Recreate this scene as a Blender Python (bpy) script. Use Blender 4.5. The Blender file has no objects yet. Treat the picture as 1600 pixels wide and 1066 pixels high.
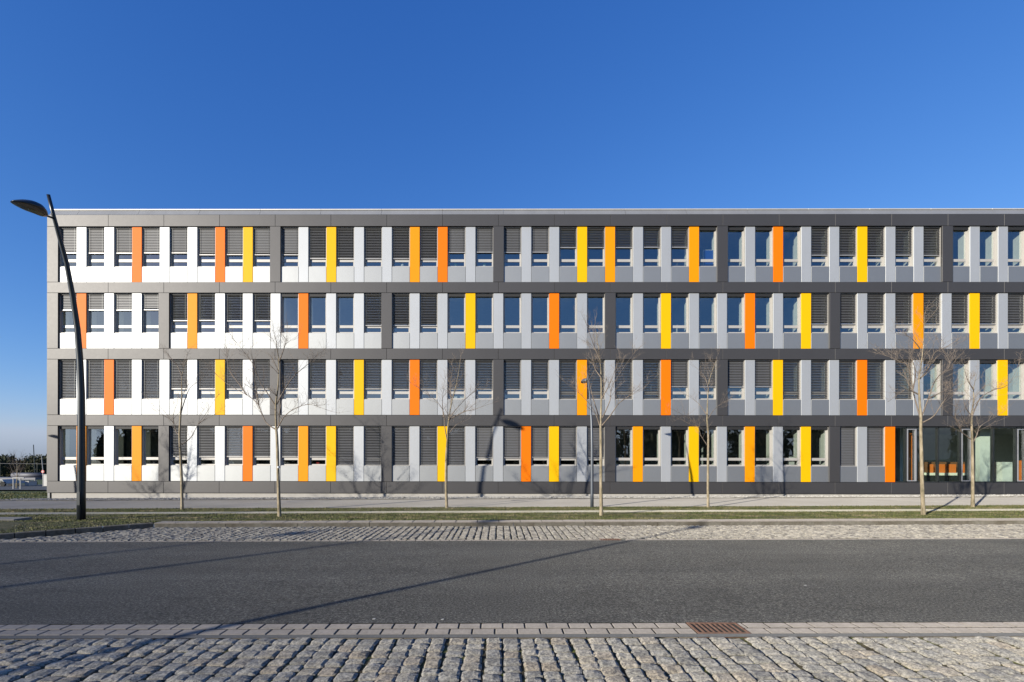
import bpy, math, random
import numpy as np
from mathutils import Vector, Matrix
R = math.radians
random.seed(7); rng = np.random.default_rng(7)
scene = bpy.context.scene
COL = scene.collection

# ------------------------------------------------------------------ camera
EYE = 1.8
cam_d = bpy.data.cameras.new("camera"); cam = bpy.data.objects.new("camera", cam_d); COL.objects.link(cam)
cam_d.sensor_fit = 'HORIZONTAL'; cam_d.sensor_width = 36; cam_d.lens = 755.6 * 36 / 1600
cam_d.shift_x = (800 - 776) / 1600; cam_d.shift_y = (718 - 533) / 1600
cam_d.clip_start = 0.1; cam_d.clip_end = 5000
cam.matrix_world = Matrix.Translation((0, 0, EYE)) @ Matrix.Rotation(R(.25), 4, 'Z') @ Matrix.Rotation(R(90), 4, 'X') @ Matrix.Rotation(R(.075), 4, 'Z')
scene.camera = cam
# ------------------------------------------------------------------ light
SUN_DIR = Vector((1.085, 1.0, -0.4037)).normalized()        # the way the light travels
EL = math.asin(-SUN_DIR.z); AZ = math.atan2(-SUN_DIR.x, -SUN_DIR.y)
world = bpy.data.worlds.new("World"); scene.world = world; world.use_nodes = True
wn = world.node_tree; wn.nodes.clear()
sky = wn.nodes.new('ShaderNodeTexSky'); sky.sky_type = 'NISHITA'; sky.sun_disc = False
sky.sun_elevation = EL; sky.sun_rotation = AZ % (2 * math.pi)
sky.air_density = 1.0; sky.dust_density = 0.3; sky.ozone_density = 2.2; sky.altitude = 50
hsv = wn.nodes.new('ShaderNodeHueSaturation'); hsv.inputs['Saturation'].default_value = 1.06; hsv.inputs['Value'].default_value = 1.0
bg = wn.nodes.new('ShaderNodeBackground'); bg.inputs['Strength'].default_value = 0.073
wo = wn.nodes.new('ShaderNodeOutputWorld')
# the photograph's deep, clear blue: one grade for the whole dome, channel by channel
sep = wn.nodes.new('ShaderNodeSeparateColor'); cmb = wn.nodes.new('ShaderNodeCombineColor'); outs = []
wn.links.new(sky.outputs[0], hsv.inputs['Color']); wn.links.new(hsv.outputs[0], sep.inputs[0])
for i, (g_, k_) in enumerate(((1.3, 1.2), (.95, .98), (.66, 1.23))):
    p_ = wn.nodes.new('ShaderNodeMath'); p_.operation = 'POWER'; p_.inputs[1].default_value = g_
    q_ = wn.nodes.new('ShaderNodeMath'); q_.operation = 'MULTIPLY'; q_.inputs[1].default_value = k_ * .12 ** (g_ - 1)
    wn.links.new(sep.outputs[i], p_.inputs[0]); wn.links.new(p_.outputs[0], q_.inputs[0]); outs.append(q_.outputs[0])
# the clear winter sky stays blue down to the horizon all round: red never above green, green never above blue
def _cap(a, b, k):
    m_ = wn.nodes.new('ShaderNodeMath'); m_.operation = 'MULTIPLY'; m_.inputs[1].default_value = k; wn.links.new(b, m_.inputs[0])
    n_ = wn.nodes.new('ShaderNodeMath'); n_.operation = 'SMOOTH_MIN'; n_.inputs[2].default_value = .3; wn.links.new(a, n_.inputs[0]); wn.links.new(m_.outputs[0], n_.inputs[1]); return n_.outputs[0]
G_ = _cap(outs[1], outs[2], .80); R_ = _cap(outs[0], G_, .85)
for i, o_ in enumerate((R_, G_, outs[2])): wn.links.new(o_, cmb.inputs[i])
wn.links.new(cmb.outputs[0], bg.inputs['Color']); wn.links.new(bg.outputs[0], wo.inputs['Surface'])
sd = bpy.data.lights.new("sun", 'SUN'); sun = bpy.data.objects.new("sun", sd); COL.objects.link(sun)
sd.energy = 5.0; sd.angle = R(0.5); sd.color = (1.0, .945, .83)
sun.rotation_euler = SUN_DIR.to_track_quat('-Z', 'Y').to_euler(); sun.location = (-30, -30, 30)
scene.view_settings.view_transform = 'Standard'; scene.view_settings.look = 'None'
scene.view_settings.exposure = 0.69; scene.view_settings.gamma = 1.0; scene.view_settings.use_curve_mapping = False
scene.cycles.max_bounces = 8; scene.cycles.transparent_max_bounces = 12; scene.cycles.glossy_bounces = 4; scene.cycles.diffuse_bounces = 3

# ------------------------------------------------------------------ helpers
_f, _cx, _cy = 755.6, 776.0, 718.0
def ray(px, py):
    v = ((px - _cx) / _f, -(py - _cy) / _f, -1.0)
    c, s = math.cos(R(.075)), math.sin(R(.075)); v = (c * v[0] - s * v[1], s * v[0] + c * v[1], v[2])
    v = (v[0], -v[2], v[1])
    c, s = math.cos(R(.25)), math.sin(R(.25))
    return (c * v[0] - s * v[1], s * v[0] + c * v[1], v[2])
def atY(px, py, Y):
    """where a feature measured in the photograph stands at distance Y"""
    r = ray(px, py); k = Y / r[1]
    return Vector((r[0] * k, Y, EYE + r[2] * k))
def tag(o, label=None, cat=None, group=None, kind=None):
    if label: o['label'] = label
    if cat: o['category'] = cat
    if group: o['group'] = group
    if kind: o['kind'] = kind
    return o
def link(name, me, mat=None, parent=None, loc=(0, 0, 0)):
    o = bpy.data.objects.new(name, me); COL.objects.link(o)
    if mat is not None and me is not None and len(me.materials) == 0: me.materials.append(mat)
    o.location = loc
    if parent: o.parent = parent
    return o
def empty(name, loc=(0, 0, 0), rz=0):
    o = bpy.data.objects.new(name, None); COL.objects.link(o); o.location = loc; o.rotation_euler.z = rz; o.empty_display_size = .3
    return o
def copy_tree(o, parent=None):
    c = o.copy(); COL.objects.link(c)
    if parent: c.parent = parent
    for ch in list(o.children): copy_tree(ch, c)
    return c
class MB:
    def __init__(s): s.v = []; s.f = []
    def quad(s, a, b, c, d):
        n = len(s.v); s.v += [tuple(a), tuple(b), tuple(c), tuple(d)]; s.f.append((n, n + 1, n + 2, n + 3)); return s
    def poly(s, pts):
        n = len(s.v); s.v += [tuple(p) for p in pts]; s.f.append(tuple(range(n, n + len(pts)))); return s
    def box(s, x0, x1, y0, y1, z0, z1, rot=None, c=None):
        n = len(s.v); vs = [(x0, y0, z0), (x1, y0, z0), (x1, y1, z0), (x0, y1, z0), (x0, y0, z1), (x1, y0, z1), (x1, y1, z1), (x0, y1, z1)]
        if rot is not None:
            cc = Vector(c); vs = [tuple(cc + rot @ Vector(v)) for v in vs]
        s.v += vs
        s.f += [tuple(n + i for i in q) for q in ((0, 3, 2, 1), (4, 5, 6, 7), (0, 1, 5, 4), (1, 2, 6, 5), (2, 3, 7, 6), (3, 0, 4, 7))]
        return s
    def panel(s, x0, x1, y0, y1, z0, z1, b=.006):
        """a thin cladding sheet with a chamfered front (front is -Y)"""
        n = len(s.v)
        s.v += [(x0, y1, z0), (x1, y1, z0), (x1, y1, z1), (x0, y1, z1), (x0, y0 + b, z0), (x1, y0 + b, z0), (x1, y0 + b, z1), (x0, y0 + b, z1),
                (x0 + b, y0, z0 + b), (x1 - b, y0, z0 + b), (x1 - b, y0, z1 - b), (x0 + b, y0, z1 - b)]
        s.f += [tuple(n + i for i in q) for q in ((0, 3, 2, 1), (8, 9, 10, 11), (4, 5, 9, 8), (5, 6, 10, 9), (6, 7, 11, 10), (7, 4, 8, 11), (0, 1, 5, 4), (1, 2, 6, 5), (2, 3, 7, 6), (3, 0, 4, 7))]
        return s
    def slab(s, x0, x1, y0, y1, z0, z1, b=.008):
        """a paving stone with a chamfered top"""
        n = len(s.v)
        s.v += [(x0, y0, z0), (x1, y0, z0), (x1, y1, z0), (x0, y1, z0), (x0, y0, z1 - b), (x1, y0, z1 - b), (x1, y1, z1 - b), (x0, y1, z1 - b),
                (x0 + b, y0 + b, z1), (x1 - b, y0 + b, z1), (x1 - b, y1 - b, z1), (x0 + b, y1 - b, z1)]
        s.f += [tuple(n + i for i in q) for q in ((8, 9, 10, 11), (0, 1, 5, 4), (1, 2, 6, 5), (2, 3, 7, 6), (3, 0, 4, 7), (4, 5, 9, 8), (5, 6, 10, 9), (6, 7, 11, 10), (7, 4, 8, 11))]
        return s
    def tube(s, pts, radii, k=8, cap=True):
        pts = [Vector(p) for p in pts]; n0 = len(s.v)
        prev = None
        for i, p in enumerate(pts):
            d = (pts[min(i + 1, len(pts) - 1)] - pts[max(i - 1, 0)]).normalized()
            if prev is None:
                u = d.cross(Vector((0, 1, 0)));
                if u.length < .05: u = d.cross(Vector((1, 0, 0)))
                u.normalize()
            else:
                u = (prev - d * prev.dot(d)).normalized()
            prev = u; w = d.cross(u)
            for j in range(k):
                a = 2 * math.pi * j / k
                s.v.append(tuple(p + (u * math.cos(a) + w * math.sin(a)) * radii[i]))
        for i in range(len(pts) - 1):
            for j in range(k):
                a = n0 + i * k + j; b = n0 + i * k + (j + 1) % k
                s.f.append((a, b, b + k, a + k))
        if cap:
            s.f.append(tuple(n0 + j for j in range(k))[::-1]); e = n0 + (len(pts) - 1) * k; s.f.append(tuple(e + j for j in range(k)))
        return s
    def lathe(s, prof, k=16, c=(0, 0, 0), axis='z'):
        n0 = len(s.v)
        for (r, h) in prof:
            for j in range(k):
                a = 2 * math.pi * j / k
                if axis == 'z': s.v.append((c[0] + r * math.cos(a), c[1] + r * math.sin(a), c[2] + h))
                else: s.v.append((c[0] + r * math.cos(a), c[1] + h, c[2] + r * math.sin(a)))
        for i in range(len(prof) - 1):
            for j in range(k):
                a = n0 + i * k + j; b = n0 + i * k + (j + 1) % k
                s.f.append((a, b, b + k, a + k))
        s.f.append(tuple(n0 + j for j in range(k))[::-1]); e = n0 + (len(prof) - 1) * k; s.f.append(tuple(e + j for j in range(k)))
        return s
    def mesh(s, name, smooth=False):
        me = bpy.data.meshes.new(name); me.from_pydata(s.v, [], s.f); me.update()
        if smooth: me.polygons.foreach_set('use_smooth', [True] * len(me.polygons))
        return me
    def build(s, name, mat, parent=None, loc=(0, 0, 0), smooth=False):
        return link(name, s.mesh(name, smooth), mat, parent, loc)

# ------------------------------------------------------------------ materials
def new_mat(name):
    m = bpy.data.materials.new(name); m.use_nodes = True; nt = m.node_tree
    return m, nt, nt.nodes['Principled BSDF']
def setp(b, **k):
    names = dict(col='Base Color', met='Metallic', rough='Roughness', spec='Specular IOR Level', coat='Coat Weight', coatr='Coat Roughness', drough='Diffuse Roughness')
    for a, v in k.items():
        if a == 'col' and len(v) == 3: v = (*v, 1)
        b.inputs[names[a]].default_value = v
def noise(nt, scale, detail=4, rough=.6, coord='Object', stretch=None):
    tc = nt.nodes.new('ShaderNodeTexCoord'); n = nt.nodes.new('ShaderNodeTexNoise')
    n.inputs['Scale'].default_value = scale; n.inputs['Detail'].default_value = detail; n.inputs['Roughness'].default_value = rough
    if coord == 'World':
        g = nt.nodes.new('ShaderNodeNewGeometry'); src = g.outputs['Position']
    else: src = tc.outputs[coord]
    if stretch:
        mp = nt.nodes.new('ShaderNodeMapping'); mp.inputs['Scale'].default_value = stretch; nt.links.new(src, mp.inputs[0]); src = mp.outputs[0]
    nt.links.new(src, n.inputs['Vector'])
    return n
def ramp(nt, src, stops):
    r = nt.nodes.new('ShaderNodeValToRGB'); e = r.color_ramp.elements
    while len(e) < len(stops): e.new(.5)
    for i, (p, c) in enumerate(stops): e[i].position = p; e[i].color = (*c, 1) if len(c) == 3 else c
    nt.links.new(src, r.inputs[0]); return r
def mix(nt, fac, a, b, mode='MIX'):
    m = nt.nodes.new('ShaderNodeMix'); m.data_type = 'RGBA'; m.blend_type = mode
    for sock, v in ((m.inputs['Factor'], fac), (m.inputs[6], a), (m.inputs[7], b)):
        if hasattr(v, 'links'): nt.links.new(v, sock)
        elif isinstance(v, tuple): sock.default_value = (*v, 1) if len(v) == 3 else v
        else: sock.default_value = v
    return m.outputs[2]
def bump(nt, b, src, strength, dist):
    n = nt.nodes.new('ShaderNodeBump'); n.inputs['Strength'].default_value = strength; n.inputs['Distance'].default_value = dist
    nt.links.new(src, n.inputs['Height']); nt.links.new(n.outputs[0], b.inputs['Normal'])
def paint(name, col, rough=.4, met=0., spec=.5, var=.05, grime=.1, buckle=.0015):
    """coated sheet metal: a little sheet to sheet difference, faint dust, faint buckling"""
    m, nt, b = new_mat(name); setp(b, rough=rough, met=met, spec=spec)
    oi = nt.nodes.new('ShaderNodeObjectInfo')
    r = ramp(nt, oi.outputs['Random'], [(0, (1 - var,) * 3), (1, (1 + var,) * 3)])
    n = noise(nt, 1.1, 5, .65, 'World', (1, 1, .35)); g = ramp(nt, n.outputs[0], [(.35, (1 - grime,) * 3), (.65, (1, 1, 1))])
    c = mix(nt, 1.0, mix(nt, 1.0, col, r.outputs[0], 'MULTIPLY'), g.outputs[0], 'MULTIPLY'); nt.links.new(c, b.inputs['Base Color'])
    n2 = noise(nt, .9, 2, .5, 'World'); bump(nt, b, n2.outputs[0], .5, buckle * 5)
    n3 = noise(nt, 6, 3, .6, 'World'); rr = nt.nodes.new('ShaderNodeMapRange'); rr.inputs[3].default_value = rough - .015; rr.inputs[4].default_value = rough + .02
    nt.links.new(n3.outputs[0], rr.inputs[0]); nt.links.new(rr.outputs[0], b.inputs['Roughness'])
    return m
def plain(name, col, rough=.6, met=0., spec=.5):
    m, nt, b = new_mat(name); setp(b, rough=rough, met=met, spec=spec)
    n = noise(nt, 4, 4, .6); g = ramp(nt, n.outputs[0], [(.3, tuple(c * .88 for c in col)), (.7, col)]); nt.links.new(g.outputs[0], b.inputs['Base Color'])
    return m
M = {}
M['white'] = paint('white_panel_paint', (.355, .363, .372), .50, .34, .5, .025, .05)
M['silver'] = paint('silver_panel_paint', (.285, .29, .292), .56, .78, .5, .03, .04)
M['dark'] = paint('graphite_panel_paint', (.060, .057, .057), .52, .42, .5, .04, .04)
M['yellow'] = paint('yellow_panel_paint', (.66, .36, .0), .55, .0, .16, .02, .03)
M['amber'] = paint('amber_panel_paint', (.66, .235, .0), .55, .0, .16, .02, .03)
M['orange'] = paint('orange_panel_paint', (.66, .14, .0), .55, .0, .16, .02, .03)
M['fascia'] = paint('fascia_metal', (.27, .27, .27), .5, .4, .5, .03, .12)
M['coping'] = paint('coping_metal', (.5, .48, .44), .5, .3, .5, .03, .1)
M['frame'] = paint('window_frame_paint', (.38, .36, .33), .5, .2, .5, .03, .08)
M['slat'] = paint('blind_slat_metal', (.13, .128, .128), .5, .35, .5, .05, .1)
M['rail'] = paint('blind_rail_metal', (.30, .29, .28), .45, .4, .5, .03, .08)
M['box'] = plain('black_headbox', (.012, .012, .013), .7)
M['gap'] = plain('dark_backing', (.015, .015, .016), .9)
M['cream'] = plain('cream_plaster', (.72, .70, .62), .8)
M['wallin'] = plain('room_wall_paint', (.55, .55, .52), .85)
M['ceil'] = plain('ceiling_paint', (.6, .6, .58), .9)
M['carpet'] = plain('grey_carpet', (.10, .10, .11), .95)
M['concrete'] = plain('plinth_concrete', (.34, .32, .29), .9)
M['mull'] = plain('dark_mullion_metal', (.03, .034, .034), .4, .4)
M['ventframe'] = paint('vent_frame_paint', (.33, .33, .34), .45, .4)
M['lamp'] = paint('anthracite_lamp_paint', (.022, .026, .03), .33, .35, .6, .0, .1, .0)
M['lamp_grey'] = paint('blue_grey_lamp_paint', (.085, .095, .11), .4, .3, .5, .0, .1, .0)
M['lens'] = plain('lamp_reflector', (.25, .22, .15), .25, .6)
M['orange_in'] = plain('orange_board', (.62, .15, .02), .6)
M['whitein'] = plain('white_laminate', (.62, .62, .60), .5)
M['dust'] = plain('dirty_paper', (.35, .34, .31), .9)
M['brownwood'] = plain('brown_wood_board', (.16, .07, .03), .6)
M['blue'] = plain('blue_board', (.01, .06, .32), .5)
M['red'] = plain('red_plastic', (.5, .02, .02), .4)
M['leafy'] = plain('pot_plant_green', (.05, .13, .03), .7)
def glass_mat(name, tint, f0, wob=.35):
    m, nt, b = new_mat(name); nt.nodes.remove(b); out = nt.nodes['Material Output']
    tr = nt.nodes.new('ShaderNodeBsdfTransparent'); tr.inputs[0].default_value = (*tint, 1)
    gl = nt.nodes.new('ShaderNodeBsdfGlossy'); gl.inputs['Roughness'].default_value = 0.004; gl.inputs[0].default_value = (.95, 1, 1, 1)
    # Schlick reflectance, the same from either side of the pane
    fr = nt.nodes.new('ShaderNodeLayerWeight'); fr.inputs['Blend'].default_value = .5
    pw = nt.nodes.new('ShaderNodeMath'); pw.operation = 'POWER'; pw.inputs[1].default_value = 5; nt.links.new(fr.outputs['Facing'], pw.inputs[0])
    mr = nt.nodes.new('ShaderNodeMapRange'); mr.inputs[1].default_value = 0; mr.inputs[2].default_value = 1; mr.inputs[3].default_value = f0; mr.inputs[4].default_value = 1
    nt.links.new(pw.outputs[0], mr.inputs[0])
    n = noise(nt, .5, 1, .5, 'World'); bp = nt.nodes.new('ShaderNodeBump'); bp.inputs['Strength'].default_value = wob; bp.inputs['Distance'].default_value = .02
    nt.links.new(n.outputs[0], bp.inputs['Height']); nt.links.new(bp.outputs[0], gl.inputs['Normal'])
    mx = nt.nodes.new('ShaderNodeMixShader'); nt.links.new(mr.outputs[0], mx.inputs[0]); nt.links.new(tr.outputs[0], mx.inputs[1]); nt.links.new(gl.outputs[0], mx.inputs[2])
    nt.links.new(mx.outputs[0], out.inputs[0]); return m
M['glass'] = glass_mat('window_glass', (.62, .68, .66), .22)
M['glass_green'] = glass_mat('green_curtain_glass', (.78, .87, .80), .085)
def ground_mat(name, stops, scale, bscale, bstr, bdist, rough=.95, stops2=None, sc2=.6, coord='World', stretch=None):
    m, nt, b = new_mat(name); setp(b, rough=rough, spec=.25, drough=1.0)
    n = noise(nt, scale, 6, .7, coord, stretch); r = ramp(nt, n.outputs[0], stops); c = r.outputs[0]
    if stops2:
        n2 = noise(nt, sc2, 5, .6, coord); r2 = ramp(nt, n2.outputs[0], stops2); c = mix(nt, 1.0, c, r2.outputs[0], 'MULTIPLY')
    nt.links.new(c, b.inputs['Base Color'])
    n3 = noise(nt, bscale, 4, .6, coord); bump(nt, b, n3.outputs[0], bstr, bdist)
    return m
def asphalt():
    m, nt, b = new_mat('asphalt'); setp(b, rough=.85, spec=.25, drough=1.0)
    n = noise(nt, 34, 5, .95, 'World'); r = ramp(nt, n.outputs[0], [(.36, (.014, .013, .012)), (.46, (.050, .048, .042)), (.54, (.100, .096, .083)), (.62, (.23, .22, .185)), (.70, (.46, .44, .38))])
    n2 = noise(nt, .35, 4, .6, 'World', (.25, 1.6, 1)); r2 = ramp(nt, n2.outputs[0], [(.32, (.84, .84, .85)), (.68, (1.13, 1.12, 1.1))])
    n4 = noise(nt, 2.3, 5, .65, 'World', (.5, 1, 1)); r4 = ramp(nt, n4.outputs[0], [(.30, (.80,) * 3), (.45, (.97,) * 3), (.65, (1.06,) * 3)])
    g = nt.nodes.new('ShaderNodeNewGeometry'); sx = nt.nodes.new('ShaderNodeSeparateXYZ'); nt.links.new(g.outputs['Position'], sx.inputs[0])
    mr = nt.nodes.new('ShaderNodeMapRange'); mr.inputs[1].default_value = 5.3; mr.inputs[2].default_value = 10.8; nt.links.new(sx.outputs[1], mr.inputs[0])
    # tyre-worn tracks along the road
    r3 = ramp(nt, mr.outputs[0], [(0, (1.0,) * 3), (.12, (.88,) * 3), (.27, (.92,) * 3), (.38, (1.13,) * 3), (.46, (.93,) * 3), (.64, (.95,) * 3), (.74, (1.1,) * 3), (.9, (.95,) * 3), (1, (1,) * 3)])
    c = mix(nt, 1.0, mix(nt, 1.0, mix(nt, 1.0, r.outputs[0], r2.outputs[0], 'MULTIPLY'), r3.outputs[0], 'MULTIPLY'), r4.outputs[0], 'MULTIPLY')
    nt.links.new(c, b.inputs['Base Color']); bump(nt, b, n.outputs[0], .9, .012); return m
M['asphalt'] = asphalt()
def granite(name, base=1.0, coord='World', sc=38):
    m, nt, b = new_mat(name); setp(b, rough=.72, spec=.3, drough=1.0)
    n = noise(nt, sc, 5, .75, coord)
    r = ramp(nt, n.outputs[0], [(.33, (.09 * base, .09 * base, .095 * base)), (.44, (.25 * base, .24 * base, .23 * base)), (.54, (.42 * base, .405 * base, .37 * base)), (.68, (.62 * base, .59 * base, .53 * base))])
    oi = nt.nodes.new('ShaderNodeObjectInfo')
    at = nt.nodes.new('ShaderNodeAttribute'); at.attribute_name = 'tone'
    t = ramp(nt, oi.outputs['Random'], [(0, (.74, .73, .71)), (.35, (.94, .92, .87)), (.7, (1.04, 1.0, .92)), (.9, (1.0, .89, .75)), (1, (1.22, 1.17, 1.06))])
    c = mix(nt, 1.0, r.outputs[0], t.outputs[0], 'MULTIPLY')
    n2 = noise(nt, 7, 4, .6, coord); r2 = ramp(nt, n2.outputs[0], [(.35, (.78, .77, .74)), (.6, (1, 1, 1))]); c = mix(nt, 1.0, c, r2.outputs[0], 'MULTIPLY')
    nt.links.new(c, b.inputs['Base Color'])
    n3 = noise(nt, sc * .8, 5, .7, coord); bump(nt, b, n3.outputs[0], .8, .012); return m
M['granite'] = granite('granite_sett', .70, 'World', 40)
M['granite_far'] = granite('granite_sett_far', .62, 'World', 9)
M['joint'] = ground_mat('mossy_joint', [(.35, (.030, .024, .015)), (.52, (.07, .058, .032)), (.64, (.085, .10, .014))], 6, 60, .8, .02, .95, [(.4, (.8,) * 3), (.6, (1.1,) * 3)], 1.5)
M['paver'] = ground_mat('concrete_paver', [(.3, (.18, .16, .138)), (.7, (.26, .232, .202))], 25, 120, .4, .004, .85, [(.35, (.86,) * 3), (.65, (1.04,) * 3)], 3)
M['kerb'] = ground_mat('kerb_concrete', [(.3, (.09, .082, .066)), (.7, (.155, .142, .118))], 12, 90, .4, .006, .9, [(.38, (.7, .66, .60)), (.6, (1.1,) * 3)], 1.6)
M['mortar'] = ground_mat('dark_filler', [(.3, (.075, .074, .072)), (.7, (.115, .113, .107))], 30, 80, .5, .006)
M['gap_soil'] = ground_mat('dark_joint', [(.3, (.020, .018, .015)), (.7, (.045, .040, .032))], 30, 80, .5, .006)
M['path'] = ground_mat('pale_path', [(.3, (.20, .186, .163)), (.7, (.27, .252, .222))], 14, 70, .5, .01, .95, [(.35, (.88, .87, .86)), (.65, (1.04,) * 3)], .5)
M['strip'] = ground_mat('crushed_stone', [(.3, (.26, .235, .18)), (.7, (.46, .42, .34))], 12, 50, .8, .02, .95, [(.35, (.8, .82, .72)), (.65, (1.05,) * 3)], 1.2)
M['soil'] = ground_mat('grass_soil', [(.32, (.045, .05, .02)), (.5, (.085, .08, .038)), (.66, (.17, .14, .085))], 5, 60, .9, .03, 1., [(.35, (.75, .8, .7)), (.65, (1.1,) * 3)], .7)
M['field'] = ground_mat('field_grass', [(.32, (.06, .085, .02)), (.6, (.10, .115, .04)), (.75, (.17, .15, .08))], 1.2, 20, .9, .05)
M['gravel_bed'] = ground_mat('gravel_bed', [(.3, (.10, .095, .085)), (.7, (.3, .28, .25))], 20, 40, 1., .03)
M['pebble'] = ground_mat('pebble', [(.3, (.16, .15, .135)), (.5, (.30, .285, .26)), (.7, (.46, .44, .40))], 7, 60, .3, .01)
M['rust'] = ground_mat('rusty_iron', [(.3, (.07, .04, .028)), (.7, (.15, .088, .062))], 18, 90, .5, .004, .75)
M['black'] = plain('drain_shaft', (.01, .009, .008), .9)
M['sidewall'] = paint('side_panel', (.12, .12, .12), .5, .3)
def grass_mat():
    m, nt, b = new_mat('grass_blade'); setp(b, rough=.7, spec=.3)
    n = noise(nt, 1.3, 5, .65, 'World'); r = ramp(nt, n.outputs[0], [(.30, (.032, .048, .012)), (.44, (.064, .076, .018)), (.54, (.11, .105, .038)), (.66, (.21, .172, .10))])
    n2 = noise(nt, 35, 2, .5, 'World'); r2 = ramp(nt, n2.outputs[0], [(.3, (.7,) * 3), (.7, (1.35,) * 3)])
    nt.links.new(mix(nt, 1., r.outputs[0], r2.outputs[0], 'MULTIPLY'), b.inputs['Base Color']); return m
M['grass'] = grass_mat()
def bark(name, a, b_, c_):
    m, nt, b = new_mat(name); setp(b, rough=.85, spec=.25)
    n = noise(nt, 9, 6, .7, 'World', (1, 1, .35)); r = ramp(nt, n.outputs[0], [(.3, a), (.5, b_), (.7, c_)]); nt.links.new(r.outputs[0], b.inputs['Base Color'])
    n2 = noise(nt, 30, 4, .7, 'World', (1, 1, .3)); bump(nt, b, n2.outputs[0], .8, .02); return m
M['bark'] = bark('pale_bark', (.10, .085, .05), (.24, .195, .125), (.36, .30, .215))
M['twig'] = bark('twig_bark', (.10, .078, .06), (.17, .135, .105), (.25, .20, .155))
M['farwood'] = bark('far_wood', (.018, .024, .012), (.04, .045, .022), (.085, .07, .045))

# ------------------------------------------------------------------ terrain
KN = [(-2000, 0), (13.08, 0), (13.081, .121), (13.43, .121), (14.4, .03), (15.4, 0), (19.6, -.14), (25.5, -.14), (31, -.14), (40, -.74), (60, -1.42), (160, -4.3), (400, -8), (3000, -14)]
def SX(x): return .0055 * max(-30, min(30, x))
def G(x, y, terrace=True):
    z = 0
    for (a, za), (b, zb) in zip(KN, KN[1:]):
        if a <= y <= b: z = za + (zb - za) * (y - a) / (b - a); break
    return z + SX(x)
XS = [-2500, -400, -200, -120, -60, -30, -24, -18, -12, -6, 0, 6, 12, 18, 24, 30, 60, 200, 400, 2500]
def sheet(name, ys, dz, mat, xs=XS, kind='structure', zf=None):
    mb = MB(); nx = len(xs); zf = zf or G
    for y in ys:
        for x in xs: mb.v.append((x, y, zf(x, y) + dz))
    for j in range(len(ys) - 1):
        for i in range(nx - 1):
            a = j * nx + i; mb.f.append((a, a + 1, a + 1 + nx, a + nx))
    o = mb.build(name, mat); tag(o, kind=kind); return o
xs_mid = [x for x in XS if -60 <= x <= 60]
sheet('ground', [-2000, -300, -60, -10, 2.0, 13.0], -.06, M['field'])
sheet('terrain', [13.2, 13.43, 14.4, 15.4, 19.6, 25.5, 31, 40, 60, 160, 400, 3000], -.06, M['field'])
road = sheet('road', [5.32, 10.71], 0, M['asphalt'], xs_mid)
bay = sheet('parking_bay', [-2.5, 4.905], -.0155, M['joint'], xs_mid)
gut = sheet('gutter', [4.99, 5.32], -.0075, M['gap_soil'], xs_mid)
fil = sheet('filler_strip', [4.90, 4.99], -.004, M['mortar'], xs_mid)
far_gut = sheet('far_gutter', [10.71, 10.93], -.024, M['mortar'], xs_mid)
far_bay = sheet('far_parking_bay', [10.93, 13.079], -.022, M['joint'], xs_mid)
# diagonal kerb at the left end of the far bay: from (-9.5,13.05) to (-11.6,10.8)
DX0, DY0, DX1, DY1 = -9.35, 13.08, -11.75, 10.93
def right_of_diag(x, y): 
    t = (DY0 - y) / (DY0 - DY1); xd = DX0 + (DX1 - DX0) * t
    return x > xd
def vz(x, y):
    """verge level: the lawn comes forward to the road left of the diagonal kerb"""
    if y < 14.4: return SX(x) + .11 + (.03 - .11) * max(0, (y - 13.4)) / 1.0
    return G(x, y)
verge = MB()
def strip_quad(mb, pts, zf, dz): mb.poly([(x, y, zf(x, y) + dz) for x, y in pts])
sheet('verge', [13.40, 13.9, 14.4, 15.4, 16.7], 0, M['soil'], xs_mid, zf=vz)
sheet('verge', [17.65, 18.6, 19.6], 0, M['soil'], xs_mid)
mb = MB()
strip_quad(mb, [(DX0 - .12, 13.40), (-60, 13.40), (-60, 10.93), (DX1 - .12, 10.93)], vz, 0)
tag(mb.build('verge', M['soil']), kind='structure')
sheet('narrow_path', [16.7, 17.65], .004, M['strip'], xs_mid)
sheet('path', [19.6, 21.5, 23.58], .004, M['path'], xs_mid)
gb = sheet('gravel_bed', [23.66, 25.5], -.02, M['gravel_bed'], [-25.2, -24, -18, -12, -6, 0, 6, 12, 18, 24, 30, 34])
# path edging
mb = MB()
for a, b in zip(xs_mid, xs_mid[1:]):
    mb.box(a, b, 23.58, 23.66, G(a, 23.6) - .1, G((a + b) / 2, 23.6) + .03)
mb = MB(); xs2 = xs_mid
for i, x in enumerate(xs2):
    z = G(x, 23.6) + .03
    mb.v += [(x, 23.58, z - .15), (x, 23.58, z), (x, 23.66, z), (x, 23.66, z - .15)]
for i in range(len(xs2) - 1):
    for j in range(3): a = 4 * i + j; mb.f.append((a, a + 4, a + 5, a + 1))
tag(mb.build('path_edging', M['kerb']), kind='structure')

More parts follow.
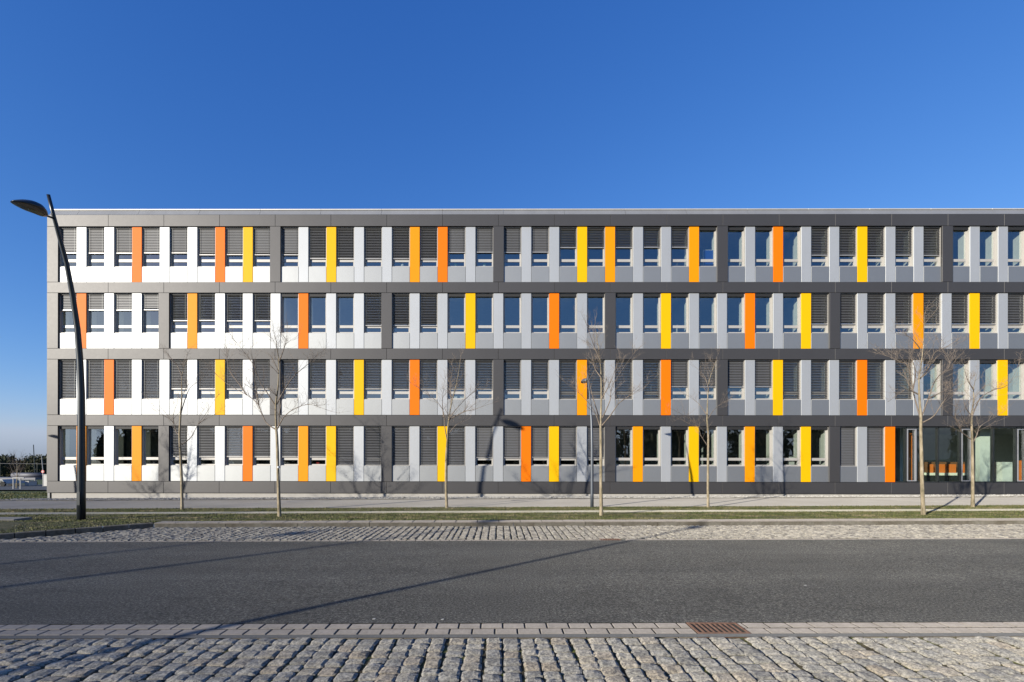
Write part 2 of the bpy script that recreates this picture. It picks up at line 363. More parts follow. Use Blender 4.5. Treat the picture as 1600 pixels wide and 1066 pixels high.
# ---------------------------------------------------------------- near gutter pavers (each a part)
def gz(x, y): return SX(x)
GRX0, GRX1 = 2.06, 2.60
PL = .2375
def paver_obj(x0, x1, y0, y1, parent, mat, z):
    key = ('paver', round(x1 - x0, 3), round(y1 - y0, 3))
    if key not in CACHE:
        CACHE[key] = MB().slab(-(x1 - x0) / 2, (x1 - x0) / 2, -(y1 - y0) / 2, (y1 - y0) / 2, -.05, 0, .006).mesh('paver')
    o = link('paver', CACHE[key], mat, parent, ((x0 + x1) / 2, (y0 + y1) / 2, z + random.uniform(-.002, .002)))
    o.rotation_euler = (random.uniform(-.006, .006), -math.atan(.0055) + random.uniform(-.005, .005), random.uniform(-.006, .006))
    return o
CACHE = {}
for r_, (y0, y1, off) in enumerate(((5.168, 5.315, .055), (5.0, 5.144, -.03))):
    n = -27
    while n < 30:
        x0 = n * PL + off; x1 = x0 + PL - .015
        n += 1
        if x1 < -6.2 or x0 > 6.6: continue
        if x0 < GRX1 and x1 > GRX0:
            if x0 < GRX0 - .05: paver_obj(x0, GRX0 - .012, y0, y1, gut, M['paver'], gz(x0, y0))
            elif x1 > GRX1 + .05: paver_obj(GRX1 + .012, x1, y0, y1, gut, M['paver'], gz(x0, y0))
            continue
        paver_obj(x0, x1, y0, y1, gut, M['paver'], gz(x0, y0))
# far gutter: two lines of small setts, too small to pick apart
mb = MB(); x = -17
while x < 30:
    w = random.uniform(.15, .24)
    if not (2.25 < x < 2.72):
        mb.slab(x, x + w - .012, 10.74 + random.uniform(-.006, .006), 10.83, SX(x) - .03, SX(x) + random.uniform(-.001, .006), .006)
    x += w
tag(mb.build('gutter_stones', M['paver'], far_gut), kind='stuff')
# ---------------------------------------------------------------- kerb
kerb = empty('kerb', (0, 13.08, 0)); tag(kerb, kind='structure')
x = DX0; key = MB().slab(-.286, .286, -.012, .33, .092, .121, .010).mesh('kerb_slab'); key.materials.append(M['paver'])
while x < 27:
    o = link('kerb_slab', key, None, kerb, (x + .2925, 0, SX(x + .29))); o.rotation_euler = (random.uniform(-.006, .006), -math.atan(.0055), random.uniform(-.002, .002)); x += .585
x = DX0; key = MB().slab(-.968, .968, 0, .3, -.2, .0915, .006).mesh('kerb_stone'); key.materials.append(M['kerb'])
while x < 27:
    o = link('kerb_stone', key, None, kerb, (x + .975, random.uniform(-.004, .004), SX(x + .97))); o.rotation_euler = (0, -math.atan(.0055), 0); x += 1.95
L_ = math.hypot(DX0 - DX1, DY0 - DY1); ang = math.atan2(DY1 - DY0, DX1 - DX0); nst = 6
key2 = MB().slab(-.26, .26, -.15, 0, -.2, .121, .015).mesh('kerb_stone'); key2.materials.append(M['kerb'])
for i in range(nst):
    t = (i + .5) / nst; xx = DX0 + (DX1 - DX0) * t; yy = DY0 + (DY1 - DY0) * t
    o = link('kerb_stone', key2, None, kerb, (xx, yy - 13.08, SX(xx))); o.rotation_euler = (0, 0, ang)
# driveway and its kerb at the far left edge of the picture
drv = MB(); strip_quad(drv, [(-17.5, 14.05), (-14.2, 14.05), (-12.6, 12.0), (-12.0, 10.95), (-17.5, 10.95)], vz, .012)
tag(drv.build('driveway', M['asphalt']), kind='structure')
mb = MB().slab(-17.5, -14.15, 14.05, 14.6, vz(-14, 14.3) - .1, vz(-14, 14.3) + .075, .012)
tag(mb.build('driveway_edge', M['path']), kind='structure')
# ---------------------------------------------------------------- granite setts
def sett_mesh(seed, amp=.16):
    r = random.Random(seed); cs = [-.5, -.37, -.02 + r.uniform(-.1, .1), .37, .5]; mb = MB()
    tl = (r.uniform(-.06, .06), r.uniform(-.06, .06))
    for j, y in enumerate(cs):
        for i, x in enumerate(cs):
            e = (i in (0, 4)) + (j in (0, 4))
            z = (-.07 if e == 1 else -.12 if e == 2 else 0) + r.uniform(-.045, .045) + tl[0] * x + tl[1] * y + (0 if e else .05 * (1 - abs(x) - abs(y)))
            sh = .93 if e == 2 else 1
            mb.v.append((x * sh + r.uniform(-.028, .028), y * sh + r.uniform(-.028, .028), z))
    for j in range(4):
        for i in range(4): a = j * 5 + i; mb.f.append((a, a + 1, a + 6, a + 5))
    ring = [0, 1, 2, 3, 4, 9, 14, 19, 24, 23, 22, 21, 20, 15, 10, 5]; n = len(mb.v)
    for q in ring: v = mb.v[q]; mb.v.append((v[0] * 1.0, v[1] * 1.0, -.6))
    for k in range(16): a, b = ring[k], ring[(k + 1) % 16]; mb.f.append((b, a, n + k, n + (k + 1) % 16))
    me = mb.mesh('sett', False); me.materials.append(M['granite']); return me, np.array(mb.v), mb.f
SETTS = [sett_mesh(i) for i in range(24)]
stones = []; x = -8.6
while x < 9.2:
    w = random.uniform(.155, .19); y = 4.885 - random.uniform(0, .0)
    ph = random.uniform(0, 6)
    while y > 1.2:
        l = random.choice([random.uniform(.13, .165), random.uniform(.15, .20)])
        xo = .012 * math.sin(y * 2.3 + ph) + .02 * math.sin(y * .9 + x * .5)
        stones.append((x + w / 2 + xo, y - l / 2, w * random.uniform(.87, .96), l * random.uniform(.86, .95), random.uniform(-.07, .07), random.uniform(-.006, .007)))
        y -= l
    x += w
def in_view(s):
    px = 776 + 755.6 * s[0] / s[1]; py = 718 + 755.6 * 1.8 / s[1]
    return -8 < px < 1608 and py < 1074
vis = sorted([s for s in stones if s[1] > 0.5 and in_view(s)], key=lambda s: -(s[2] * s[3]) / s[1] ** 3)
pick = set(id(s) for s in vis[:300]); rest = [s for s in stones if id(s) not in pick]
def far_ok(s): return s[1] > 2.6 and abs(s[0]) < 8.5
for s in vis[:300]:
    me, _, _ = random.choice(SETTS)
    o = link('sett', me, None, bay, (s[0], s[1], SX(s[0]) + s[5] + .002)); o.scale = (s[2], s[3], .13); o.rotation_euler.z = s[4] + random.choice([0, math.pi])
mb = MB()
for s in rest:
    if not far_ok(s): continue
    _, vs, fs = random.choice(SETTS); c, sn = math.cos(s[4]), math.sin(s[4]); n = len(mb.v)
    X = vs[:, 0] * s[2]; Y = vs[:, 1] * s[3]; W = np.stack([X * c - Y * sn + s[0], X * sn + Y * c + s[1], vs[:, 2] * .13 + SX(s[0]) + s[5]], 1)
    mb.v += [tuple(v) for v in W.tolist()]; mb.f += [tuple(q + n for q in f) for f in fs]
tag(mb.build('sett_field', M['granite'], bay), kind='stuff')
# far bay setts (two pixels tall each: joined)
mb = MB(); x = -13.5
while x < 28:
    w = random.uniform(.14, .19); y = 13.06; sk = random.uniform(-.02, .02)
    while y > 10.97:
        l = random.uniform(.13, .19); y0 = max(10.95, y - l)
        if y - y0 > .05 and right_of_diag(x - .05, (y + y0) / 2):
            h = SX(x) + random.uniform(-.006, .010); g_ = .022; b = .022; n = len(mb.v); j = lambda: random.uniform(-.008, .008)
            xa, xb, ya, yb = x + g_ / 2 + j(), x + w - g_ / 2 + j(), y0 + .006 + j() * .5, y - .006 + j() * .5
            mb.v += [(xa, ya, h - .05), (xb, ya, h - .05), (xb, yb, h - .05), (xa, yb, h - .05), (xa, ya, h - .016), (xb, ya, h - .016), (xb, yb, h - .016), (xa, yb, h - .016),
                     (xa + b, ya + b, h + j() * .6), (xb - b, ya + b, h + j() * .6), (xb - b, yb - b, h + j() * .6), (xa + b, yb - b, h + j() * .6)]
            mb.f += [tuple(n + i for i in q) for q in ((8, 9, 10, 11), (0, 1, 5, 4), (1, 2, 6, 5), (3, 0, 4, 7), (4, 5, 9, 8), (5, 6, 10, 9), (6, 7, 11, 10), (7, 4, 8, 11))]
        y = y0
        if y0 <= 10.951: break
    x += w
tag(mb.build('sett_rows', M['granite_far'], far_bay), kind='stuff')
# ---------------------------------------------------------------- drain grates
def drain(x0, x1, y0, y1, label, nb):
    z = SX((x0 + x1) / 2); t = empty('drain_grate', ((x0 + x1) / 2, (y0 + y1) / 2, z)); tag(t, label, 'drain')
    W, D = (x1 - x0) / 2, (y1 - y0) / 2; fr = .024
    m_ = MB(); m_.box(-W, W, -D, -D + fr, -.05, .002); m_.box(-W, W, D - fr, D, -.05, .002); m_.box(-W, -W + fr, -D + fr, D - fr, -.05, .002); m_.box(W - fr, W, -D + fr, D - fr, -.05, .002)
    m_.build('frame', M['rust'], t)
    MB().box(-W + fr, W - fr, -D + fr, D - fr, -.06, -.045).build('shaft', M['black'], t)
    p = (2 * W - 2 * fr) / nb; bm = MB().slab(-p * .21, p * .21, -D + fr - .003, D - fr + .003, -.035, 0.0, .004).mesh('bar'); bm.materials.append(M['rust'])
    for i in range(nb - 1): link('bar', bm, None, t, (-W + fr + p * (i + 1), 0, 0))
drain(GRX0, GRX1, 4.992, 5.318, 'rusty iron drain grate set into the near gutter between concrete pavers', 9)
drain(2.27, 2.72, 10.72, 10.93, 'small rusty drain grate in the far gutter beside the road', 8)
# road litter: pale bits on the asphalt
for px, py in ((1258, 916.5), (584, 967), (691, 968)):
    d = 755.6 * 1.8 / (py - 718); p = atY(px, py, d); z = SX(p.x)
    m_ = MB().poly([(-.02, -.01, .006), (.015, -.013, .004), (.022, .01, .009), (-.005, .015, .004)]); m_.box(-.015, .013, -.01, .01, .0, .003)
    tag(m_.build('litter', M['dust'], None, (p.x, d, z)), {1258: 'pale scrap of litter lying right of centre on the asphalt', 584: 'pale scrap of litter near the gutter left of centre', 691: 'pale scrap of litter near the gutter, right of its twin'}[px], 'litter')

# ------------------------------------------------------------------ building
P, X0, F0 = 1.45422, -21.8415, 25.2
TOP = [13.93, 10.468, 7.003, 3.538]; SILL, BOT = 2.083, 2.902
PW = .524; DW = .55; OW = P - PW
KMAX = 40
bld = empty('office_building', (0, F0, 0)); tag(bld, 'four storey office block with graphite, white, yellow and orange panel facade', 'building')
def part(name, me, mat, X, Z, Y=0.0, parent=None):
    return link(name, me, mat, parent or bld, (X, Y, Z))
def cx(k): return X0 + P * k
ROWS = ["WWOWWOYDWYWWAOWDWWYAWWADWOWWYWWDWWWYWWWD",
        "OWWDAWWWOWWDWWYWWOWDWYWWOWYDWWAWYWWDWWOW",
        "WOWWWYWDWWYWOWWDWWAWWOWDWYWWOWWDWYWWOWWD",
        "AWADWWOWAYWDWYWWOYWDAWYWAWYDWO"]
pil = {}
for c, m_ in (('W', 'white'), ('O', 'orange'), ('Y', 'yellow'), ('A', 'amber')):
    g = .009
    pil[c] = MB().panel(-PW / 2 + g, PW / 2 - g, 0, .045, -BOT + .012, -.012, .006).mesh('pilaster_panel'); pil[c].materials.append(M[m_])
pil['D'] = MB().panel(-DW / 2, DW / 2, -.06, .04, -BOT + .006, -.006, .006).mesh('pilaster_panel'); pil['D'].materials.append(M['dark'])
spn = MB().panel(-OW / 2 + .006, OW / 2 - .006, .004, .045, -BOT + .012, -SILL, .005).mesh('spandrel_panel'); spn.materials.append(M['silver'])
spnw = MB().panel(-OW / 2 + .006, OW / 2 - .006, .004, .045, -BOT + .012, -SILL, .005).mesh('spandrel_panel')
pier = MB().box(-PW / 2 + .012, PW / 2 - .012, .05, .66, -SILL, 0).mesh('pier'); pier.materials.append(M['cream'])
NAMES = {'O': 'orange', 'Y': 'yellow', 'A': 'amber', 'D': 'graphite', 'W': 'white'}
# window frame: outer liner, casement, bottom rail
w2 = OW / 2; H = SILL
fm = MB()
fm.box(-w2 + .004, -w2 + .03, .05, .205, -H, -.005); fm.box(w2 - .03, w2 - .004, .05, .205, -H, -.005)
fm.box(-w2 + .03, w2 - .03, .05, .205, -.03, -.005); fm.box(-w2 + .03, w2 - .03, .03, .205, -H, -H + .025)
fm.box(-w2 + .03, -w2 + .085, .145, .20, -H + .025, -.03); fm.box(w2 - .085, w2 - .03, .145, .20, -H + .025, -.03)
fm.box(-w2 + .085, w2 - .085, .145, .20, -.09, -.03); fm.box(-w2 + .085, w2 - .085, .145, .20, -H + .025, -H + .085)
fmesh = fm.mesh('window'); fmesh.materials.append(M['frame'])
tmesh = MB().box(-w2 + .085, w2 - .085, .143, .20, -H + .30, -H + .44).mesh('transom'); tmesh.materials.append(M['frame'])
pmesh = MB(); pmesh.quad((-w2 + .08, .17, -H + .08), (w2 - .08, .17, -H + .08), (w2 - .08, .17, -.08), (-w2 + .08, .17, -.08)); pmesh = pmesh.mesh('pane'); pmesh.materials.append(M['glass'])
hmesh = MB().box(-w2 + .03, w2 - .03, .052, .14, -.165, -.03).mesh('blind_box'); hmesh.materials.append(M['box'])
hmesh2 = MB().box(-w2 + .03, w2 - .03, .052, .14, -.075, -.03).mesh('blind_box'); hmesh2.materials.append(M['box'])
blinds = {}
def blind(drop, tilt):
    key = (drop, tilt)
    if key not in blinds:
        mb = MB(); z = -.11; L = drop; a = R(tilt); pitch = .084; a0, a1 = -w2 + .045, w2 - .045
        full = L >= SILL - .05
        end = -L + (.03 if full else .09)
        while z > end:
            # a gently arched slat, outer edge low
            hw = .042; pr = [(-hw, -.017), (-hw * .62, -.002), (0, .006), (hw, 0)]; n = len(mb.v); q = []
            for (u, h) in pr:
                yy = u * math.cos(a) - h * math.sin(a) * 1; zz = u * math.sin(a) + h * math.cos(a)
                q.append((yy, zz))
            for (yy, zz) in q: mb.v += [(a0, .098 + yy, z + zz), (a1, .098 + yy, z + zz)]
            for (yy, zz) in q[::-1]: mb.v += [(a0, .098 + yy + .0015 * math.sin(a), z + zz - .0015), (a1, .098 + yy + .0015 * math.sin(a), z + zz - .0015)]
            for i in range(8): b_ = n + 2 * i; c_ = n + (2 * i + 2) % 16; mb.f.append((b_, b_ + 1, c_ + 1, c_))
            z -= pitch
        me = mb.mesh('blind_slats'); me.materials.append(M['slat'])
        r_ = MB()
        if not full: r_.box(a0 - .01, a1 + .01, .075, .125, -L, -L + .05)
        else: r_.box(a0 - .01, a1 + .01, .08, .12, -L + .0, -L + .02)
        rm = r_.mesh('bottom_rail'); rm.materials.append(M['rail'])
        t_ = MB()
        for sx in (a0 + .06, a1 - .10): t_.box(sx, sx + .012, .05, .054, -L + .03, -.06)
        tm = t_.mesh('ladder_tape'); tm.materials.append(M['mull'])
        blinds[key] = (me, rm, tm)
    return blinds[key]
def px2(d): return round(d / 30 * 1.0 * 1.0, 3)
def blind_of(r, w):
    """drop in metres below the window head, slat tilt; None = blind up"""
    if r == 0:
        if w <= 4: return 1.35, 66
        if w <= 8: return 1.45, 64
        if w <= 13: return 1.66, 28
        if w <= 17: return 1.32, 58
        if w <= 22: return 1.08, 14
        if 27 <= w <= 31: return 1.50, 20
    if r == 1:
        if w <= 3: return .88, 66
        if w <= 7: return 1.44, 12
        if 11 <= w <= 13: return 1.69, 14
        if 27 <= w <= 36: return 1.62, 28
    if r == 2:
        if w <= 3: return 2.06, 27
        if w <= 7: return 1.55, 28
        if w <= 17: return 1.56, 16
        if w <= 21: return 2.06, 12
        if w <= 25: return 1.43, 40
        if w <= 30: return 2.06, 14
    if r == 3:
        if 4 <= w <= 9: return 1.63, 28
        if 10 <= w <= 14: return 2.04, 24
        if 15 <= w <= 19: return 1.66, 54
        if 28 <= w <= 29: return 2.04, 52
    return None
for r in range(4):
    T = TOP[r]; row = ROWS[r]
    # slab of wall behind the spandrels and the band below, dark on the outside
    right = cx(KMAX)
    for k, c in enumerate(row):
        o = part('pilaster_panel', pil[c], None, cx(k), T)
        if c in 'OYA': o['label'] = NAMES[c] + ' pilaster panel'
        part('pier', pier, None, cx(k), T)
    nw = len(row) if r < 3 else 30
    for w in range(nw):
        X = cx(w) - P / 2
        part('spandrel_panel', spn, None, X, T)
        win = part('window', fmesh, None, X, T)
        link('pane', pmesh, None, win); link('transom', tmesh, None, win)
        b = blind_of(r, w)
        if b:
            link('blind_box', hmesh2, None, win)
            dl = round(b[0] + random.choice([0, 0, 0, .012, -.012]), 3) if b[0] < 2 else b[0]
            tl = b[1] + random.choice([-3, 0, 0, 3])
            me, rm, tm = blind(dl, tl)
            bo = tag(link('blind', me, None, win), kind='stuff')
            link('bottom_rail', rm, None, win)
            tag(link('ladder_tape', tm, None, win), kind='stuff')
        else: link('blind_box', hmesh, None, win)
# bands of long panels
LX = -23.60
def bandrow(z0, z1, y0=-.06, th=.05, mat='dark', name='band_panel', first=None, step=2 * P, start=None):
    xs = [LX]; x = start if start is not None else cx(1)
    while x < cx(KMAX): xs.append(x); x += step
    xs.append(cx(KMAX) + DW / 2)
    for a, b in zip(xs, xs[1:]):
        key = (name, round(b - a, 3), round(z1 - z0, 3), y0)
        if key not in CACHE:
            CACHE[key] = MB().panel(.006, b - a - .006, y0, y0 + th, z0 - z1 + .006, -.006, .005).mesh(name); CACHE[key].materials.append(M[mat])
        part(name, CACHE[key], None, a, z1)
bandrow(TOP[0], 14.54)
for r in range(3): bandrow(TOP[r + 1], TOP[r] - BOT)
bandrow(.033, TOP[3] - BOT)
# corner pilaster
cp = MB().panel(LX - cx(-1) , DW / 2, -.06, .04, -BOT + .006, -.006, .006).mesh('corner_panel'); cp.materials.append(M['dark'])
for r in range(4): part('corner_panel', cp, None, cx(-1), TOP[r]); part('pier', pier, None, cx(-1), TOP[r])
# structural wall behind the panels
RX = cx(KMAX)
segs = [(TOP[0], 14.5)] + [(TOP[r + 1], TOP[r] - SILL) for r in range(3)]
for z0, z1 in segs: MB().box(LX + .03, RX, .05, .42, z0 + .001, z1 - .001).build('wall', M['gap'], bld)
MB().box(LX + .03, cx(29) + .3, .05, .42, .02, TOP[3] - SILL - .001).build('wall', M['gap'], bld)
MB().box(cx(29) + .3, RX, .05, .42, .02, TOP[3] - BOT - .002).build('wall', M['gap'], bld)
MB().box(LX + .18, RX, .035, .4, -.6, .033).build('plinth', M['concrete'], bld)
# inner lining of the parapets, seen pale behind the glass
for r in range(4):
    MB().box(LX + .1, RX if r < 3 else cx(29), .421, .47, TOP[r] - BOT - .2, TOP[r] - SILL - .002).build('inner_parapet', M['cream'], bld)
# roof edge
xs = [LX + .1]; x = cx(0) - .2
while x < RX: xs.append(x); x += 3.18
xs.append(RX)
for a, b in zip(xs, xs[1:]):
    m_ = MB(); g = .006
    m_.v += [(a + g, -.045, 14.548), (b - g, -.045, 14.548), (b - g, .11, 14.845), (a + g, .11, 14.845), (a + g, .0, 14.548), (b - g, .0, 14.548), (b - g, .15, 14.845), (a + g, .15, 14.845)]
    m_.f += [(0, 1, 2, 3), (5, 4, 7, 6), (0, 3, 7, 4), (1, 5, 6, 2), (3, 2, 6, 7), (0, 4, 5, 1)]
    m_.build('fascia_panel', M['fascia'], bld)
for a, b in zip(xs, xs[1:]): MB().panel(a + .003, b - .003, .07, .55, 14.847, 14.905, .006).build('coping', M['coping'], bld)
MB().box(LX + .15, RX, .16, 14, 14.5, 14.80).build('roof', M['gap'], bld)
MB().box(LX, LX + .12, -.01, 14, -.6, 14.54).build('side_wall', M['sidewall'], bld)
MB().box(LX + .12, RX, 13.8, 14, -.6, 14.5).build('rear_wall', M['wallin'], bld)
MB().box(RX + .001, RX + .2, .0, 14, -.6, 14.54).build('side_wall', M['wallin'], bld)
# floors, rooms
for r in range(4):
    zf = TOP[r] - BOT - .12
    MB().box(LX + .12, RX, .43, 13.8, zf - .22, zf).build('floor_slab', M['carpet'], bld)
    MB().box(LX + .12, RX, .43, 13.8, TOP[r] + .02, TOP[r] + .06).build('ceiling', M['ceil'], bld)
    xe = RX if r < 3 else cx(29)
    MB().box(LX + .12, xe, 5.2, 5.3, zf, TOP[r] + .02).build('room_wall', M['wallin'], bld)
    for k in {0: (4, 8, 13, 17, 22, 26, 31), 1: (3, 7, 10, 13, 18, 22, 26, 31, 35), 2: (3, 7, 12, 17, 21, 25, 30, 34), 3: (3, 9, 14, 19, 23, 27, 29)}[r]:
        MB().box(cx(k) - .06, cx(k) + .06, .47, 5.19, zf + .002, TOP[r] + .018).build('partition', M['wallin'], bld)
# a round column and white wall pieces caught by the sun on the ground floor
# ---------------- curtain wall of the entrance hall
CWX0 = cx(29) + PW / 2 + .01; zb, zt = TOP[3] - BOT, TOP[3]
def fx(px, y=700): return atY(px, y, F0 + .1).x
mulls = [1414.6, 1431.2, 1464.8, 1499.6, 1517.6, 1551, 1586.6, 1602.5, 1640, 1676, 1694, 1730]
mm = MB().box(-.028, .028, .04, .2, zb, zt).mesh('mullion'); mm.materials.append(M['mull'])
edges = [CWX0] + [fx(p) for p in mulls] + [RX]
for p in mulls: link('mullion', mm, None, bld, (fx(p), 0, 0))
MB().box(CWX0, RX, .04, .2, zb, zb + .05).build('sill_rail', M['mull'], bld)
MB().box(CWX0, RX, .04, .2, zt - .07, zt).build('head_rail', M['mull'], bld)
for i, (a, b) in enumerate(zip(edges, edges[1:])):
    m_ = MB(); m_.quad((a + .028, .12, zb + .05), (b - .028, .12, zb + .05), (b - .028, .12, zt - .07), (a + .028, .12, zt - .07)); m_.build('glass_pane', M['glass_green'], bld)
    if b - a < .75 and i > 0:
        v = MB(); t = .045; a1, b1 = a + .035, b - .035; za, zc = zb + .06, zt - .12
        v.box(a1, a1 + t, .02, .11, za, zc); v.box(b1 - t, b1, .02, .11, za, zc); v.box(a1 + t, b1 - t, .02, .11, za, za + t); v.box(a1 + t, b1 - t, .02, .11, zc - t, zc)
        v.build('vent_frame', M['ventframe'], bld)
# hall fittings behind the glass: each stands on the hall floor
zf = TOP[3] - BOT - .12
def inside(name, x0, x1, y0, y1, z0, z1, mat, label, cat, group=None):
    m_ = MB().slab(x0, x1, y0, y1, z0, z1, .012); return tag(m_.build(name, M[mat]), label, cat, group)
def hx(px, Y): return atY(px, 700, Y).x
def hz(py, Y): return atY(1500, py, Y).z
Yb = F0 + 3.2
for i, (a, b) in enumerate(((1455, 1461.5), (1466.5, 1482), (1486.5, 1497), (1503.5, 1511))):
    o = empty('bench', ((hx(a, Yb) + hx(b, Yb)) / 2, Yb, zf)); W = (hx(b, Yb) - hx(a, Yb)) / 2
    tag(o, ['narrow orange bench end, leftmost behind the entrance glass', 'widest orange bench seat behind the entrance glass', 'orange bench seat just right of the widest one behind the entrance glass', 'orange bench end behind the narrow vent window, rightmost of the benches'][i], 'bench', 'orange benches in the entrance hall')
    z1, z2, z3 = hz(743, Yb) - zf, hz(739, Yb) - zf, hz(725.5, Yb) - zf
    MB().box(-W, W, .02, .5, 0, z1).build('base', M['mull'], o)
    MB().slab(-W - .05, W + .02, -.06, .5, z1, z2, .01).build('seat', M['cream'], o)
    MB().slab(-W, W, .12, .24, z2, z3, .012).build('backrest', M['orange_in'], o)
inside('wall_board', hx(1442, Yb + .4), hx(1513, Yb + .4), Yb + .6, Yb + .7, zf, hz(722, Yb + .6), 'brownwood', 'dark low screen behind the orange benches in the hall', 'screen')
inside('orange_board', hx(1419.3, F0 + .7), hx(1425.3, F0 + .7), F0 + .7, F0 + .75, zf, hz(676, F0 + .7), 'orange_in', 'tall orange board behind the first narrow vent window', 'board')
inside('orange_board', hx(1591.5, F0 + .7), hx(1596.5, F0 + .7), F0 + .7, F0 + .75, zf, hz(719.5, F0 + .7), 'orange_in', 'short orange board behind the vent window at the right edge', 'board')
inside('hall_pillar', hx(1531, F0 + 1.0), hx(1547, F0 + 1.0), F0 + 1.0, F0 + 1.35, zf, zt + .01, 'whitein', 'pale square pillar lit by sun inside the entrance hall', 'pillar')
inside('hall_pillar', hx(1406, F0 + 2), hx(1411, F0 + 2), F0 + 2.0, F0 + 2.3, zf, zt + .01, 'wallin', 'greenish pillar beside the orange pilaster inside the hall', 'pillar')
inside('counter', hx(1566, F0 + 1.6), hx(1582, F0 + 1.6), F0 + 1.6, F0 + 2.2, zf, hz(722, F0 + 1.6), 'whitein', 'white reception counter behind the glass near the right edge', 'counter')
inside('cabinet', hx(1524, F0 + 1.8), hx(1529.5, F0 + 1.8), F0 + 1.8, F0 + 2.1, zf, hz(722, F0 + 1.8), 'whitein', 'slim white cabinet left of the pale hall pillar', 'cabinet')
MB().box(CWX0, RX, 8.2, 8.3, zf, zt + .02).build('room_wall', M['wallin'], bld)
# things on the window sills
def sill_thing(name, px, r, w_, h_, mat, label, cat, kind='pot', dY=.30):
    Y = F0 + dY; x = atY(px, 600, Y).x; z = TOP[r] - SILL
    t = empty(name, (x, Y, z)); tag(t, label, cat)
    if kind == 'pot':
        MB().lathe([(w_ * .3, 0), (w_ * .42, h_ * .45), (w_ * .36, h_ * .46)], 10).build('pot', M[mat], t, smooth=False)
        m_ = MB()
        for i in range(9):
            a = i * 2.4; e = (math.cos(a) * w_ * .5, math.sin(a) * w_ * .3, h_ * random.uniform(.75, 1.1)); m_.tube([(0, 0, h_ * .4), (e[0] * .5, e[1] * .5, h_ * .8), e], [.012, .02, .003], 5)
        m_.build('leaves', M['leafy'] if mat != 'leafy' else M['whitein'], t)
    elif kind == 'ball':
        MB().lathe([(.04, 0), (.04, .02), (.012, .03), (.012, h_ * .4)], 8).build('stand', M[mat], t)
        MB().lathe([(w_ * .5 * math.sin(a), h_ * .4 + w_ * .5 * (1 - math.cos(a))) for a in (.2, .7, 1.2, 1.6, 2.1, 2.6, 3.0)], 12).build('shade', M[mat], t, smooth=True)
    elif kind == 'card':
        MB().quad((-w_ / 2, -.03, 0), (w_ / 2, -.03, 0), (w_ / 2, .0, h_), (-w_ / 2, 0, h_)).quad((-w_ / 2, .03, 0), (w_ / 2, .03, 0), (w_ / 2, .0, h_), (-w_ / 2, 0, h_)).build('leaf_pair', M[mat], t)
    else:
        MB().slab(-w_ / 2, w_ / 2, -.03, .03, 0, h_, .006).build('body', M[mat], t)
        MB().slab(-w_ / 2 - .008, w_ / 2 + .008, -.038, .038, h_, h_ + .02, .004).build('rim', M[mat], t)
for a in [('flower_pot', 242, 0, .16, .18, 'whitein', 'white flower pot on the sill right of an orange pilaster, top floor', 'plant pot', 'pot'),
          ('desk_lamp', 629, 0, .18, .2, 'whitein', 'round white lamp on a top floor sill left of an amber pilaster', 'lamp', 'ball'),
          ('flower_pot', 712, 0, .2, .28, 'whitein', 'small plant on the top floor sill right of an orange pilaster', 'plant pot', 'pot'),
          ('flower_pot', 757, 0, .24, .34, 'whitein', 'taller plant on the top floor sill left of a graphite pilaster', 'plant pot', 'pot'),
          ('paper_card', 1073, 0, .1, .2, 'whitein', 'white folded card on top floor sill left of an amber pilaster', 'card', 'card'),
          ('paper_card', 1114, 1, .17, .22, 'whitein', 'white folded card on the second floor sill near the middle', 'card', 'card'),
          ('storage_box', 712, 2, .17, .17, 'whitein', 'left white box on the sill behind the third bare tree', 'box', 'box'),
          ('storage_box', 722, 2, .2, .17, 'whitein', 'right white box on the sill behind the third bare tree', 'box', 'box'),
          ('red_box', 497, 3, .14, .16, 'red', 'red box on a ground floor sill between amber and yellow pilasters', 'box', 'box'),
          ('storage_box', 363, 3, .15, .18, 'whitein', 'white box on a ground floor sill left of an orange pilaster', 'box', 'box'),
          ('flower_pot', 935, 3, .2, .2, 'leafy', 'green pot plant on the ground floor sill beside a graphite pilaster', 'plant pot', 'pot'),
          ('paper_card', 1237, 3, .28, .5, 'cream', 'pale upright card leaning inside a ground floor window', 'card', 'card')]:
    sill_thing(*a[:8], kind=a[8])
t = empty('blue_board', (atY(1108, 400, F0 + .45).x, F0 + .5, TOP[0] - SILL)); tag(t, 'blue notice board standing inside a top floor window', 'board')
MB().box(-.28, .3, 0, .03, -.2, 1.06).build('board', M['blue'], t)
m_ = MB(); m_.box(-.3, .32, -.006, .036, 1.06, 1.085); m_.box(-.305, -.28, -.006, .036, -.2, 1.06); m_.box(.3, .32, -.006, .036, -.2, 1.06); m_.build('frame', M['whitein'], t)

